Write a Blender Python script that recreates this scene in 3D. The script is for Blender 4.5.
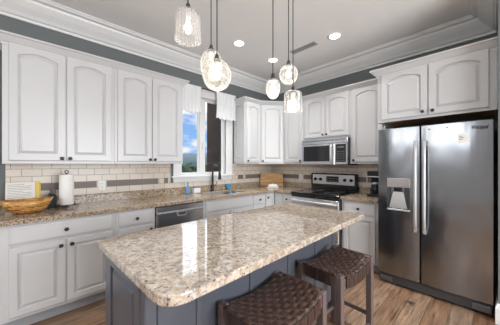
import bpy, bmesh, math, random
from mathutils import Vector, Matrix
random.seed(7)
SC = bpy.context.scene
for o in list(bpy.data.objects): bpy.data.objects.remove(o)
COL = SC.collection
PI = math.pi

# ------------------------------------------------------------------ camera
cam = bpy.data.cameras.new('camera'); camo = bpy.data.objects.new('camera', cam); COL.objects.link(camo)
cam.sensor_width = 36; cam.lens = 16.7; cam.shift_y = 0.003; cam.clip_start = 0.02; cam.clip_end = 2000
camo.location = (-3.67, -3.23, 1.35); camo.rotation_euler = (PI/2, 0, math.radians(-43.4))
SC.camera = camo
# ------------------------------------------------------------------ view
SC.view_settings.view_transform = 'Standard'; SC.view_settings.look = 'None'
SC.view_settings.gamma = 1; SC.view_settings.use_curve_mapping = False
SC.view_settings.exposure = 0.42
# ------------------------------------------------------------------ sky
W = bpy.data.worlds.new('sky'); SC.world = W; W.use_nodes = True
n = W.node_tree.nodes; l = W.node_tree.links
for x in list(n): n.remove(x)
out = n.new('ShaderNodeOutputWorld'); bg = n.new('ShaderNodeBackground')
tc = n.new('ShaderNodeTexCoord'); sep = n.new('ShaderNodeSeparateXYZ'); l.new(tc.outputs['Generated'], sep.inputs[0])
gr = n.new('ShaderNodeValToRGB'); l.new(sep.outputs['Z'], gr.inputs[0])
gr.color_ramp.elements[0].position = 0.0; gr.color_ramp.elements[0].color = (.34, .60, 1.0, 1)
gr.color_ramp.elements[1].position = .6; gr.color_ramp.elements[1].color = (.07, .24, .85, 1)
mp = n.new('ShaderNodeMapping'); mp.inputs['Scale'].default_value = (3.4, 3.4, 9.5); mp.inputs['Location'].default_value = (.35, .2, .45); l.new(tc.outputs['Generated'], mp.inputs[0])
no = n.new('ShaderNodeTexNoise'); no.inputs['Scale'].default_value = 2.3; no.inputs['Detail'].default_value = 6; l.new(mp.outputs[0], no.inputs['Vector'])
cr = n.new('ShaderNodeValToRGB'); cr.color_ramp.elements[0].position = .47; cr.color_ramp.elements[1].position = .60; l.new(no.outputs['Fac'], cr.inputs[0])
mx = n.new('ShaderNodeMixRGB'); l.new(cr.outputs[0], mx.inputs[0]); l.new(gr.outputs[0], mx.inputs[1]); mx.inputs[2].default_value = (.95, .97, 1, 1)
hi = n.new('ShaderNodeValToRGB'); hi.color_ramp.elements[0].position = .205; hi.color_ramp.elements[1].position = .27; l.new(sep.outputs['Z'], hi.inputs[0])
cb = n.new('ShaderNodeMixRGB'); l.new(hi.outputs[0], cb.inputs[0]); l.new(mx.outputs[0], cb.inputs[1]); cb.inputs[2].default_value = (3.4, 3.6, 3.9, 1)   # unseen bright sky band, added for the window's reflection in the island top
l.new(cb.outputs[0], bg.inputs[0]); bg.inputs[1].default_value = .72; l.new(bg.outputs[0], out.inputs[0])
# ------------------------------------------------------------------ sun and added fill lights in made-up rear windows
def lamp(name, kind, loc, rot, energy, color=(1, 1, 1), **kw):
    d = bpy.data.lights.new(name, kind); d.energy = energy; d.color = color
    for k, v in kw.items(): setattr(d, k, v)
    o = bpy.data.objects.new(name, d); COL.objects.link(o); o.location = loc; o.rotation_euler = rot
    return o
lamp('sun', 'SUN', (0, 0, 20), (math.radians(35), 0, math.radians(-25)), 2.2, (1, .95, .88), angle=.01)
lamp('fill_light_front', 'AREA', (-2.4, -6.42, 1.5), (math.radians(93), 0, 0), 150, (.97, .985, 1), shape='RECTANGLE', size=2.9, size_y=1.9)  # fill light added at an invented front window to brighten the room
lamp('fill_light_left', 'AREA', (-6.92, -1.75, 2.28), (math.radians(90), 0, math.radians(-90)), 30, (.95, .97, 1), shape='RECTANGLE', size=3.1, size_y=.5)  # fill light added at an invented high window, mirrored in the refrigerator

# ================================================================== materials
def mat(name, col, rough=.5, metal=0, bump=0, bscale=60, spec=.5, coat=0, var=0, vscale=8, emit=0, ior=None, aniso=0, stretch=None):
    m = bpy.data.materials.new(name); m.use_nodes = True; nt = m.node_tree; p = nt.nodes['Principled BSDF']
    p.inputs['Base Color'].default_value = (*col, 1); p.inputs['Roughness'].default_value = rough
    p.inputs['Metallic'].default_value = metal; p.inputs['Specular IOR Level'].default_value = spec
    p.inputs['Coat Weight'].default_value = coat; p.inputs['Coat Roughness'].default_value = .05
    if ior: p.inputs['IOR'].default_value = ior
    if emit: p.inputs['Emission Color'].default_value = (*col, 1); p.inputs['Emission Strength'].default_value = emit
    t = nt.nodes.new('ShaderNodeTexCoord'); mp = nt.nodes.new('ShaderNodeMapping'); nt.links.new(t.outputs['Object'], mp.inputs[0])
    if stretch: mp.inputs['Scale'].default_value = stretch
    nz = nt.nodes.new('ShaderNodeTexNoise'); nz.inputs['Scale'].default_value = vscale; nz.inputs['Detail'].default_value = 4
    nt.links.new(mp.outputs[0], nz.inputs['Vector'])
    r = nt.nodes.new('ShaderNodeMixRGB'); r.blend_type = 'MIX'
    r.inputs[1].default_value = (*[c*(1-var) for c in col], 1); r.inputs[2].default_value = (*[min(1, c*(1+var)) for c in col], 1)
    nt.links.new(nz.outputs['Fac'], r.inputs[0]); nt.links.new(r.outputs[0], p.inputs['Base Color'])
    if bump:
        nb = nt.nodes.new('ShaderNodeTexNoise'); nb.inputs['Scale'].default_value = bscale; nt.links.new(mp.outputs[0], nb.inputs['Vector'])
        b = nt.nodes.new('ShaderNodeBump'); b.inputs['Strength'].default_value = bump; b.inputs['Distance'].default_value = .002
        nt.links.new(nb.outputs['Fac'], b.inputs['Height']); nt.links.new(b.outputs[0], p.inputs['Normal'])
    return m
def ramp(nt, fac, stops):
    r = nt.nodes.new('ShaderNodeValToRGB'); e = r.color_ramp.elements
    while len(e) < len(stops): e.new(.5)
    for q, (pos, c) in zip(e, stops): q.position = pos; q.color = (*c, 1)
    nt.links.new(fac, r.inputs[0]); return r.outputs[0]
def mixc(nt, fac, a, b):
    r = nt.nodes.new('ShaderNodeMixRGB'); nt.links.new(fac, r.inputs[0])
    for i, v in ((1, a), (2, b)):
        if isinstance(v, tuple): r.inputs[i].default_value = (*v, 1)
        else: nt.links.new(v, r.inputs[i])
    return r.outputs[0]
M = {}
M['paint'] = mat('cabinet_paint', (.62, .623, .628), .32, var=.015, vscale=3)
M['trim'] = mat('trim_paint', (.74, .74, .735), .35, var=.01)
M['ceiling'] = mat('ceiling_paint', (.86, .862, .862), .9, var=.02, vscale=2)
M['wall'] = mat('wall_paint', (.150, .163, .162), .8, var=.03, vscale=2)
M['rearwall'] = mat('pale_wall_paint', (.60, .61, .61), .8, var=.02, vscale=2)
M['beige'] = mat('warm_grey_panel', (.36, .34, .33), .45, .3)
M['beige2'] = mat('satin_paddle', (.55, .53, .51), .30, .8)
M['hinge'] = mat('hinge_cover_grey', (.13, .13, .135), .4, .5)
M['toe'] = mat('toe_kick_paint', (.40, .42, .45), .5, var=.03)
M['island'] = mat('island_paint', (.085, .092, .112), .28, var=.08, vscale=4)
M['black'] = mat('black_metal', (.012, .012, .013), .3, var=.1)
M['blackplastic'] = mat('black_plastic', (.012, .012, .013), .55, spec=.25, var=.1)
M['blackglass'] = mat('black_glass', (.01, .01, .012), .06, var=.1)
M['steel'] = mat('stainless_steel', (.62, .62, .625), .24, 1, var=.06, vscale=5, stretch=(.2, .2, 30))
M['steelv'] = mat('brushed_steel_handle', (.58, .58, .59), .42, .7, var=.04, vscale=5)
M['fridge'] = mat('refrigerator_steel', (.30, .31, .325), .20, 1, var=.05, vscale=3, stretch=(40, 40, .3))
_nt = M['fridge'].node_tree; _g = _nt.nodes.new('ShaderNodeNewGeometry'); _m = _nt.nodes.new('ShaderNodeMapping'); _m.inputs['Scale'].default_value = (1, 1.6, .9)
_n = _nt.nodes.new('ShaderNodeTexNoise'); _n.inputs['Scale'].default_value = 3.2; _n.inputs['Detail'].default_value = 1
_b = _nt.nodes.new('ShaderNodeBump'); _b.inputs['Strength'].default_value = .55; _b.inputs['Distance'].default_value = .012
_nt.links.new(_g.outputs['Position'], _m.inputs[0]); _nt.links.new(_m.outputs[0], _n.inputs['Vector']); _nt.links.new(_n.outputs['Fac'], _b.inputs['Height']); _nt.links.new(_b.outputs[0], _nt.nodes['Principled BSDF'].inputs['Normal'])
M['darkgrey'] = mat('dark_grey_enamel', (.045, .045, .048), .4, var=.1)
M['white'] = mat('white_plastic', (.8, .8, .78), .35, var=.01)
M['paper'] = mat('white_paper', (.82, .81, .78), .85, bump=.4, bscale=90, var=.02)
M['page'] = mat('printed_page', (.78, .75, .70), .6, var=.03)
M['inkblack'] = mat('black_lettering', (.006, .006, .006), 1.0, spec=0)
M['ink'] = mat('ink', (.12, .11, .11), .7, var=.1)
M['yellow'] = mat('yellow_cover', (.75, .55, .12), .5, var=.1)
M['rawwood'] = mat('bare_cabinet_wood', (.60, .34, .19), .6, var=.2, vscale=6, stretch=(1, 8, 1))
M['stoolwood'] = mat('stool_frame_wood', (.13, .095, .09), .38, var=.25, vscale=12, stretch=(6, 6, 1))
M['leather'] = mat('dark_brown_leather', (.048, .028, .023), .28, var=.55, vscale=38, bump=.2, bscale=150)
M['leather2'] = mat('paler_brown_leather', (.088, .053, .042), .24, var=.45, vscale=45, bump=.2, bscale=150)  # paler tone for every other cell of the weave
M['cloth'] = mat('white_cotton', (.82, .83, .84), .9, bump=.3, bscale=300, var=.02)
M['accent'] = mat('taupe_accent_tile', (.175, .145, .128), .5, var=.12, vscale=14)
M['bluecup'] = mat('blue_glass', (.02, .23, .48), .1, var=.15)
M['bluesoap'] = mat('blue_soap_bottle', (.10, .32, .50), .12, var=.15)
M['bluebox'] = mat('blue_print', (.15, .25, .55), .4, var=.1)
M['bulb'] = mat('lit_bulb', (1, .90, .76), .5, emit=3.2)
M['lens'] = mat('lit_lens', (1, .97, .92), .5, emit=6)
M['display'] = mat('display_glass', (.02, .025, .03), .08, var=.1)
M['reddigit'] = mat('grey_print', (.22, .22, .22), .5)
M['vent'] = mat('vent_white', (.50, .50, .49), .5, var=.02)
M['ventdark'] = mat('vent_shadow_metal', (.03, .03, .03), .6, var=.05)
M['bark'] = mat('tree_bark', (.08, .05, .035), .9, var=.3, vscale=10)
M['leaf'] = mat('tree_foliage', (.022, .048, .016), .9, var=.6, vscale=3, bump=.8, bscale=8)
M['leaf2'] = mat('dark_tree_foliage', (.010, .024, .011), .9, var=.6, vscale=3, bump=.8, bscale=8)
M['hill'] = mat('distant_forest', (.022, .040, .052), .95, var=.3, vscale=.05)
M['grass'] = mat('grass_field', (.03, .055, .018), .95, var=.35, vscale=.4)
M['chrome'] = mat('sink_steel', (.55, .55, .55), .2, 1, var=.04)

def granite(name, dk=.585, t=(1, 1, 1), rough=.05, ior=1.7):
    T = lambda c: tuple(a*b_ for a, b_ in zip(c, t))
    m = bpy.data.materials.new(name); m.use_nodes = True; nt = m.node_tree; p = nt.nodes['Principled BSDF']
    g = nt.nodes.new('ShaderNodeNewGeometry'); P_ = g.outputs['Position']
    def noise(s, d=4, r=.6, off=0):
        mp = nt.nodes.new('ShaderNodeMapping'); mp.inputs['Location'].default_value = (off, off*.7, off*.3); nt.links.new(P_, mp.inputs[0])
        q = nt.nodes.new('ShaderNodeTexNoise'); q.inputs['Scale'].default_value = s; q.inputs['Detail'].default_value = d; q.inputs['Roughness'].default_value = r
        nt.links.new(mp.outputs[0], q.inputs['Vector']); return q.outputs['Fac']
    base = ramp(nt, noise(24, 5, .7), [(.32, T((.40, .30, .21))), (.45, T((.58, .48, .37))), (.57, T((.68, .61, .52))), (.72, T((.74, .70, .64)))])
    grey = ramp(nt, noise(34, 4, .72, 3.1), [(.48, (0, 0, 0)), (.59, (1, 1, 1))])
    c1 = mixc(nt, grey, base, T((.36, .30, .27)))
    dark = ramp(nt, noise(66, 3, .6, 7.7), [(dk, (0, 0, 0)), (dk+.06, (1, 1, 1))])
    c2 = mixc(nt, dark, c1, (.085, .065, .06))
    lite = ramp(nt, noise(50, 3, .6, 12.3), [(.62, (0, 0, 0)), (.70, (1, 1, 1))])
    c3 = mixc(nt, lite, c2, T((.80, .77, .72)))
    nt.links.new(c3, p.inputs['Base Color']); p.inputs['Roughness'].default_value = rough
    p.inputs['IOR'].default_value = ior
    return m
M['granite'] = granite('granite_island', t=(.88, .87, .85))
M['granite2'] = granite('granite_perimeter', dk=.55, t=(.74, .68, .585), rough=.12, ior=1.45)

def floor_mat():
    m = bpy.data.materials.new('oak_plank_floor'); m.use_nodes = True; nt = m.node_tree; p = nt.nodes['Principled BSDF']
    g = nt.nodes.new('ShaderNodeNewGeometry')
    b = nt.nodes.new('ShaderNodeTexBrick'); b.offset = .37; b.offset_frequency = 1
    b.inputs['Scale'].default_value = 1; b.inputs['Brick Width'].default_value = 1.25; b.inputs['Row Height'].default_value = .155
    b.inputs['Mortar Size'].default_value = .0022; b.inputs['Mortar Smooth'].default_value = .1
    b.inputs['Color1'].default_value = (0, 0, 0, 1); b.inputs['Color2'].default_value = (1, 1, 1, 1); b.inputs['Mortar'].default_value = (.5, .5, .5, 1)
    nt.links.new(g.outputs['Position'], b.inputs['Vector'])
    plank = ramp(nt, b.outputs['Color'], [(0, (.18, .102, .060)), (.35, (.27, .168, .105)), (.7, (.35, .235, .155)), (1, (.24, .168, .120))])
    mp = nt.nodes.new('ShaderNodeMapping'); mp.inputs['Scale'].default_value = (2.2, 26, 1); nt.links.new(g.outputs['Position'], mp.inputs[0])
    q = nt.nodes.new('ShaderNodeTexNoise'); q.inputs['Scale'].default_value = 1.6; q.inputs['Detail'].default_value = 8; q.inputs['Roughness'].default_value = .65
    q.inputs['Distortion'].default_value = .6
    nt.links.new(mp.outputs[0], q.inputs['Vector'])
    gr = ramp(nt, q.outputs['Fac'], [(.30, (.24, .19, .155)), (.47, (.84, .80, .76)), (.68, (1.38, 1.32, 1.26))])
    mm = nt.nodes.new('ShaderNodeMixRGB'); mm.blend_type = 'MULTIPLY'; mm.inputs[0].default_value = 1
    nt.links.new(plank, mm.inputs[1]); nt.links.new(gr, mm.inputs[2])
    k = nt.nodes.new('ShaderNodeTexNoise'); k.inputs['Scale'].default_value = 5.5; k.inputs['Detail'].default_value = 3; nt.links.new(g.outputs['Position'], k.inputs['Vector'])
    kk = ramp(nt, k.outputs['Fac'], [(.66, (0, 0, 0)), (.74, (1, 1, 1))])
    c = mixc(nt, kk, mm.outputs[0], (.07, .04, .025))
    c2 = mixc(nt, b.outputs['Fac'], c, (.05, .03, .02))
    nt.links.new(c2, p.inputs['Base Color']); p.inputs['Roughness'].default_value = .38
    bu = nt.nodes.new('ShaderNodeBump'); bu.inputs['Strength'].default_value = .25; bu.inputs['Distance'].default_value = .002
    nt.links.new(q.outputs['Fac'], bu.inputs['Height']); nt.links.new(bu.outputs[0], p.inputs['Normal'])
    return m
M['floor'] = floor_mat()

def brick_mat(name, axis, w, h, zoff, c1, c2, mortar, msize, rough, off=.5, uoff=0.0):
    m = bpy.data.materials.new(name); m.use_nodes = True; nt = m.node_tree; p = nt.nodes['Principled BSDF']
    g = nt.nodes.new('ShaderNodeNewGeometry'); s = nt.nodes.new('ShaderNodeSeparateXYZ'); nt.links.new(g.outputs['Position'], s.inputs[0])
    c = nt.nodes.new('ShaderNodeCombineXYZ')
    a = nt.nodes.new('ShaderNodeMath'); a.operation = 'ADD'; a.inputs[1].default_value = 20+uoff; nt.links.new(s.outputs[axis], a.inputs[0])
    z = nt.nodes.new('ShaderNodeMath'); z.operation = 'ADD'; z.inputs[1].default_value = h*200-zoff; nt.links.new(s.outputs['Z'], z.inputs[0])
    nt.links.new(a.outputs[0], c.inputs[0]); nt.links.new(z.outputs[0], c.inputs[1])
    b = nt.nodes.new('ShaderNodeTexBrick'); b.offset = off; b.inputs['Scale'].default_value = 1
    b.inputs['Brick Width'].default_value = w; b.inputs['Row Height'].default_value = h; b.inputs['Mortar Size'].default_value = msize
    b.inputs['Mortar Smooth'].default_value = .15
    b.inputs['Color1'].default_value = (*c1, 1); b.inputs['Color2'].default_value = (*c2, 1); b.inputs['Mortar'].default_value = (*mortar, 1)
    nt.links.new(c.outputs[0], b.inputs['Vector']); nt.links.new(b.outputs['Color'], p.inputs['Base Color'])
    bu = nt.nodes.new('ShaderNodeBump'); bu.invert = True; bu.inputs['Strength'].default_value = .5; bu.inputs['Distance'].default_value = .002
    nt.links.new(b.outputs['Fac'], bu.inputs['Height']); nt.links.new(bu.outputs[0], p.inputs['Normal'])
    p.inputs['Roughness'].default_value = rough
    return m
T1, T2, TM = (.68, .60, .51), (.63, .555, .475), (.27, .23, .20)
M['tileA'] = brick_mat('subway_tile_back', 'X', .152, .0745, 1.0015, T1, T2, TM, .0026, .3)
M['tileB'] = brick_mat('subway_tile_right', 'Y', .152, .0745, 1.0015, T1, T2, TM, .0026, .3)
M['brick'] = brick_mat('outdoor_brick', 'Y', .21, .075, 0, (.030, .010, .006), (.018, .007, .005), (.016, .010, .008), .010, .95)
M['brickf'] = brick_mat('outdoor_brick_face', 'X', .21, .075, 0, (.030, .010, .006), (.018, .007, .005), (.016, .010, .008), .010, .95)

def wood(name, cols, sc, stretch, rough=.35, dist=1.0):
    m = bpy.data.materials.new(name); m.use_nodes = True; nt = m.node_tree; p = nt.nodes['Principled BSDF']
    t = nt.nodes.new('ShaderNodeTexCoord'); mp = nt.nodes.new('ShaderNodeMapping'); mp.inputs['Scale'].default_value = stretch; nt.links.new(t.outputs['Object'], mp.inputs[0])
    q = nt.nodes.new('ShaderNodeTexNoise'); q.inputs['Scale'].default_value = sc; q.inputs['Detail'].default_value = 3; q.inputs['Distortion'].default_value = dist
    nt.links.new(mp.outputs[0], q.inputs['Vector'])
    k = len(cols); c = ramp(nt, q.outputs['Fac'], [(.34+.32*i/(k-1), cols[i]) for i in range(k)])
    nt.links.new(c, p.inputs['Base Color']); p.inputs['Roughness'].default_value = rough
    return m
M['board'] = wood('bamboo_board', [(.34, .17, .06), (.52, .29, .11), (.60, .37, .16)], 3, (1, 1, 14), .4, .2)
M['bowl'] = wood('striped_bowl_wood', [(.07, .022, .008), (.40, .16, .035), (.78, .45, .14), (.22, .07, .018), (.70, .36, .10)], 4, (2.5, 2.5, 22), .22, 1.2)

def glass(name, white=.12, tint=(1, 1, 1), rough=.02, gloss=1.0):
    m = bpy.data.materials.new(name); m.use_nodes = True; nt = m.node_tree
    for x in list(nt.nodes): nt.nodes.remove(x)
    o = nt.nodes.new('ShaderNodeOutputMaterial'); tr = nt.nodes.new('ShaderNodeBsdfTransparent'); tr.inputs[0].default_value = (*tint, 1)
    gl = nt.nodes.new('ShaderNodeBsdfGlossy'); gl.inputs['Roughness'].default_value = rough
    fr = nt.nodes.new('ShaderNodeLayerWeight'); fr.inputs['Blend'].default_value = .35
    mu = nt.nodes.new('ShaderNodeMath'); mu.operation = 'MULTIPLY'; mu.inputs[1].default_value = gloss; nt.links.new(fr.outputs['Fresnel'], mu.inputs[0])
    a = nt.nodes.new('ShaderNodeMixShader'); nt.links.new(mu.outputs[0], a.inputs[0]); nt.links.new(tr.outputs[0], a.inputs[1]); nt.links.new(gl.outputs[0], a.inputs[2])
    last = a
    if white:
        d = nt.nodes.new('ShaderNodeBsdfTranslucent'); d.inputs[0].default_value = (.95, .94, .92, 1)
        d2 = nt.nodes.new('ShaderNodeBsdfDiffuse'); d2.inputs[0].default_value = (.9, .9, .9, 1)
        dm = nt.nodes.new('ShaderNodeMixShader'); nt.links.new(d.outputs[0], dm.inputs[1]); nt.links.new(d2.outputs[0], dm.inputs[2])
        lw = nt.nodes.new('ShaderNodeLayerWeight'); lw.inputs['Blend'].default_value = .5
        mr = nt.nodes.new('ShaderNodeMapRange'); mr.inputs['To Min'].default_value = white; mr.inputs['To Max'].default_value = min(.85, white*3.2); nt.links.new(lw.outputs['Facing'], mr.inputs['Value'])
        b = nt.nodes.new('ShaderNodeMixShader'); nt.links.new(mr.outputs[0], b.inputs[0]); nt.links.new(a.outputs[0], b.inputs[1]); nt.links.new(dm.outputs[0], b.inputs[2]); last = b
    nt.links.new(last.outputs[0], o.inputs[0]); return m
M['glass'] = glass('window_glass', 0, gloss=.12)
M['shade'] = glass('ribbed_clear_glass', .10)
M['shade2'] = glass('seeded_glass', .10, tint=(1, .985, .96))
M['bottle'] = glass('clear_blue_plastic', .2, (.55, .8, .95))

# ================================================================== mesh builder
class B:
    def __init__(s): s.bm = bmesh.new()
    def box(s, x0, x1, y0, y1, z0, z1, bev=0, mi=0, seg=1):
        x0, x1 = sorted((x0, x1)); y0, y1 = sorted((y0, y1)); z0, z1 = sorted((z0, z1))
        v = [s.bm.verts.new(p) for p in ((x0,y0,z0),(x1,y0,z0),(x1,y1,z0),(x0,y1,z0),(x0,y0,z1),(x1,y0,z1),(x1,y1,z1),(x0,y1,z1))]
        fs = [s.bm.faces.new([v[i] for i in q]) for q in ((3,2,1,0),(4,5,6,7),(0,1,5,4),(1,2,6,5),(2,3,7,6),(3,0,4,7))]
        if bev:
            es = list({e for f in fs for e in f.edges})
            r = bmesh.ops.bevel(s.bm, geom=es, offset=bev, segments=seg, affect='EDGES', profile=.5)
            fs = list({f for vv in [x for x in r['verts']] for f in vv.link_faces})
        for f in fs: f.material_index = mi
        return s
    def loft(s, rings, close=True, cap0=True, cap1=True, mi=0, smooth=True):
        R_ = [[s.bm.verts.new(p) for p in r] for r in rings]
        k = len(R_[0])
        for a, b in zip(R_, R_[1:]):
            for i in range(k if close else k-1):
                j = (i+1) % k
                try:
                    f = s.bm.faces.new((a[i], a[j], b[j], b[i])); f.material_index = mi; f.smooth = smooth
                except ValueError: pass
        if cap0: f = s.bm.faces.new(R_[0][::-1]); f.material_index = mi
        if cap1: f = s.bm.faces.new(R_[-1]); f.material_index = mi
        return s
    def lathe(s, prof, c=(0, 0, 0), axis='Z', seg=24, mi=0, sx=1, sy=1, cap0=True, cap1=True, rib=0, nrib=24):
        rings = []
        for r, h in prof:
            ring = []
            for i in range(seg):
                a = 2*PI*i/seg; rr = r*(1+rib*math.cos(nrib*a)); p = (rr*math.cos(a)*sx, rr*math.sin(a)*sy, h)
                if axis == 'Y': p = (p[0], -p[2], p[1])
                elif axis == 'X': p = (p[2], p[0], p[1])
                ring.append((p[0]+c[0], p[1]+c[1], p[2]+c[2]))
            rings.append(ring)
        return s.loft(rings, True, cap0, cap1, mi)
    def tube(s, pts, r, seg=10, mi=0, closed=False):
        pts = [Vector(p) for p in pts]; rings = []; n_ = len(pts); up = None
        for i, p in enumerate(pts):
            if closed: d = pts[(i+1) % n_]-pts[i-1]
            else: d = pts[min(i+1, n_-1)]-pts[max(i-1, 0)]
            d.normalize()
            if up is None: up = Vector((0, 0, 1)) if abs(d.z) < .9 else Vector((1, 0, 0))
            a = d.cross(up)
            if a.length < 1e-4: a = d.orthogonal()
            a.normalize(); b = a.cross(d).normalized(); up = b
            rr = r[i] if isinstance(r, (list, tuple)) else r
            rings.append([tuple(p+a*rr*math.cos(2*PI*k/seg)+b*rr*math.sin(2*PI*k/seg)) for k in range(seg)])
        if closed: rings.append(rings[0])
        return s.loft(rings, True, not closed, not closed, mi)
    def sweep(s, prof, path, mi=0):
        """profile (d, z) swept along a plan path of points (x, y, nx, ny): d is the distance out along n (mitred)."""
        rings = [[(x+nx*d, y+ny*d, z) for d, z in prof] for x, y, nx, ny in path]
        return s.loft(rings, True, True, True, mi, smooth=False)
    def prism(s, poly, y0, y1, mi=0):
        """polygon in (x, z) pushed from y0 to y1"""
        return s.loft([[(x, y0, z) for x, z in poly], [(x, y1, z) for x, z in poly]], mi=mi, smooth=False)
    def prismz(s, poly, z0, z1, mi=0, bev=0, smooth=False):
        if bev:
            c = Vector((sum(p[0] for p in poly)/len(poly), sum(p[1] for p in poly)/len(poly)))
            def ins(q):
                res = []
                N = len(poly)
                for i in range(N):
                    a, b_, c_ = Vector(poly[i-1]), Vector(poly[i]), Vector(poly[(i+1) % N])
                    d1 = (b_-a).normalized(); d2 = (c_-b_).normalized()
                    n1 = Vector((-d1.y, d1.x)); n2 = Vector((-d2.y, d2.x)); nn = (n1+n2); nn = nn/(max(.3, nn.length_squared/2))
                    res.append(b_+nn*q)
                return res
            rs = []
            for q, z in ((bev, z0), (bev*.3, z0+bev*.3), (0, z0+bev), (0, z1-bev), (bev*.3, z1-bev*.3), (bev, z1)):
                rs.append([(p.x, p.y, z) for p in ins(q)])
            return s.loft(rs, mi=mi, smooth=smooth)
        return s.loft([[(x, y, z0) for x, y in poly], [(x, y, z1) for x, y in poly]], mi=mi, smooth=False)
    def done(s):
        bmesh.ops.recalc_face_normals(s.bm, faces=s.bm.faces[:]); return s
CEN = {}
def obj(name, b, mats, parent=None, keep=False):
    b.done(); vs = b.bm.verts
    if keep: c = Vector((0, 0, 0))
    else:
        lo = Vector([min(v.co[i] for v in vs) for i in range(3)]); hi = Vector([max(v.co[i] for v in vs) for i in range(3)])
        c = (lo+hi)/2
        if parent is None: c.z = lo.z
        for v in vs: v.co -= c
    me = bpy.data.meshes.new(name); b.bm.to_mesh(me); b.bm.free()
    for m in (mats if isinstance(mats, (list, tuple)) else [mats]): me.materials.append(m)
    o = bpy.data.objects.new(name, me); COL.objects.link(o)
    pc = CEN.get(parent.name, Vector((0, 0, 0))) if parent else Vector((0, 0, 0))
    o.location = c-pc; o.parent = parent
    CEN[o.name] = c
    return o
def root(name, loc, rz=0):
    o = bpy.data.objects.new(name, None); o.empty_display_size = .1; COL.objects.link(o)
    o.location = loc; o.rotation_euler = (0, 0, rz); CEN[o.name] = Vector((0, 0, 0)); return o
def tag(o, label, cat, group=None, kind=None):
    o['label'] = label; o['category'] = cat
    if group: o['group'] = group
    if kind: o['kind'] = kind
    return o
def struct(name, b, mats, parent=None):
    o = obj(name, b, mats, parent)
    if parent is None: o['kind'] = 'structure'
    return o
def copy_tree(o, parent=None):
    c = o.copy(); COL.objects.link(c); c.parent = parent
    for ch in list(o.children): copy_tree(ch, c)
    return c

# ================================================================== the room shell
CZ = 2.97
struct('floor', B().box(-7, .12, -6.5, .12, -.05, 0), M['floor'])
struct('ceiling', B().box(-7, .12, -6.5, .12, CZ, CZ+.1), M['ceiling'])
WX0, WX1, WZ0, WZ1 = -2.02, -1.225, 1.20, 2.39      # glazed opening
b = B()
b.box(-7, WX0-.03, 0, .12, 0, CZ); b.box(WX1+.03, .12, 0, .12, 0, CZ)
b.box(WX0-.03, WX1+.03, 0, .12, 0, WZ0-.03); b.box(WX0-.03, WX1+.03, 0, .12, WZ1+.03, CZ)
struct('wall_back', b, M['wall'])
struct('wall_right', B().box(0, .12, -6.5, 0, 0, CZ), M['wall'])
SY0, SY1, SX = -3.247, -3.37, -.80
struct('wall_partition', B().box(SX, 0, SY1, SY0, 0, CZ), M['wall'])
b = B(); b.box(-7.12, -7, -6.5, -3.4, 0, CZ); b.box(-7.12, -7, -.1, .12, 0, CZ); b.box(-7.12, -7, -3.4, -.1, 0, 1.95); b.box(-7.12, -7, -3.4, -.1, 2.6, CZ)
struct('wall_left', b, M['rearwall'])
b = B(); b.box(-7, -3.9, -6.62, -6.5, 0, CZ); b.box(-.9, .12, -6.62, -6.5, 0, CZ); b.box(-3.9, -.9, -6.62, -6.5, 0, .5); b.box(-3.9, -.9, -6.62, -6.5, 2.5, CZ)
struct('wall_front', b, M['rearwall'])
# crown moulding of the ceiling
q = 2.785
prof = [(0, q-.012), (.012, q-.012), (.016, q+.012), (.035, q+.018), (.055, q+.045), (.10, q+.085), (.138, q+.128), (.146, q+.148), (.180, q+.155), (.190, q+.170), (.198, q+.172), (.198, CZ), (0, CZ)]
struct('trim_1', B().sweep(prof, [(-7, 0, 0, -1), (0, 0, -1, -1)]), M['trim'])
struct('trim_2', B().sweep(prof, [(0, 0, -1, -1), (0, SY0, -1, 1)]), M['trim'])
struct('trim_3', B().sweep(prof, [(0, SY0, -1, 1), (SX, SY0, -1, 1), (SX, SY1, -1, -1), (0, SY1, -1, -1)]), M['trim'])
# baseboard around the end of the partition
bp = [(0, 0), (.017, 0), (.017, .13), (.012, .15), (.007, .165), (0, .172)]
struct('baseboard_partition', B().sweep(bp, [(-.3, SY0, 0, 1), (SX, SY0, -1, 1), (SX, SY1, -1, -1), (0, SY1, 0, -1)]), M['trim'])
struct('baseboard_left', B().box(-7, -6.983, -6.5, 0, 0, .14), M['trim'])

# ---- the window over the sink
w = root('window_1', (0, 0, 0)); w['kind'] = 'structure'
b = B(); y0, y1 = .03, .10
b.box(WX0-.03, WX0, y0, y1, WZ0-.03, WZ1+.03); b.box(WX1, WX1+.03, y0, y1, WZ0-.03, WZ1+.03)
b.box(WX0, WX1, y0, y1, WZ0-.03, WZ0); b.box(WX0, WX1, y0, y1, WZ1, WZ1+.03)
b.box(-1.705, -1.605, y0-.01, y1, WZ0, WZ1, .006)
obj('window_frame', b, M['trim'], w)
b = B()
for x0, x1 in ((WX0, -1.705), (-1.605, WX1)):
    b.box(x0, x0+.018, .045, .075, WZ0, WZ1); b.box(x1-.018, x1, .045, .075, WZ0, WZ1)
    b.box(x0+.018, x1-.018, .045, .075, WZ0, WZ0+.018); b.box(x0+.018, x1-.018, .045, .075, WZ1-.018, WZ1)
obj('sash', b, M['trim'], w)
obj('glass', B().box(WX0+.01, -1.71, .058, .062, WZ0+.01, WZ1-.01), M['glass'], w)
obj('glass', B().box(-1.60, WX1-.01, .058, .062, WZ0+.01, WZ1-.01), M['glass'], w)
b = B(); cw = .115
b.box(WX0-.03-cw, WX0-.02, -.022, 0, WZ0-.03, WZ1+.02, .004); b.box(WX1+.02, WX1+.03+cw+.02, -.022, 0, WZ0-.03, WZ1+.02, .004)
b.box(WX0-.03-cw, WX1+.03+cw+.02, -.024, 0, WZ1+.02, WZ1+.13, .004)
b.box(WX0-.05-cw, WX1+.05+cw+.015, -.040, 0, WZ1+.13, WZ1+.15, .005)
obj('casing', b, M['trim'], w)
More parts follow.
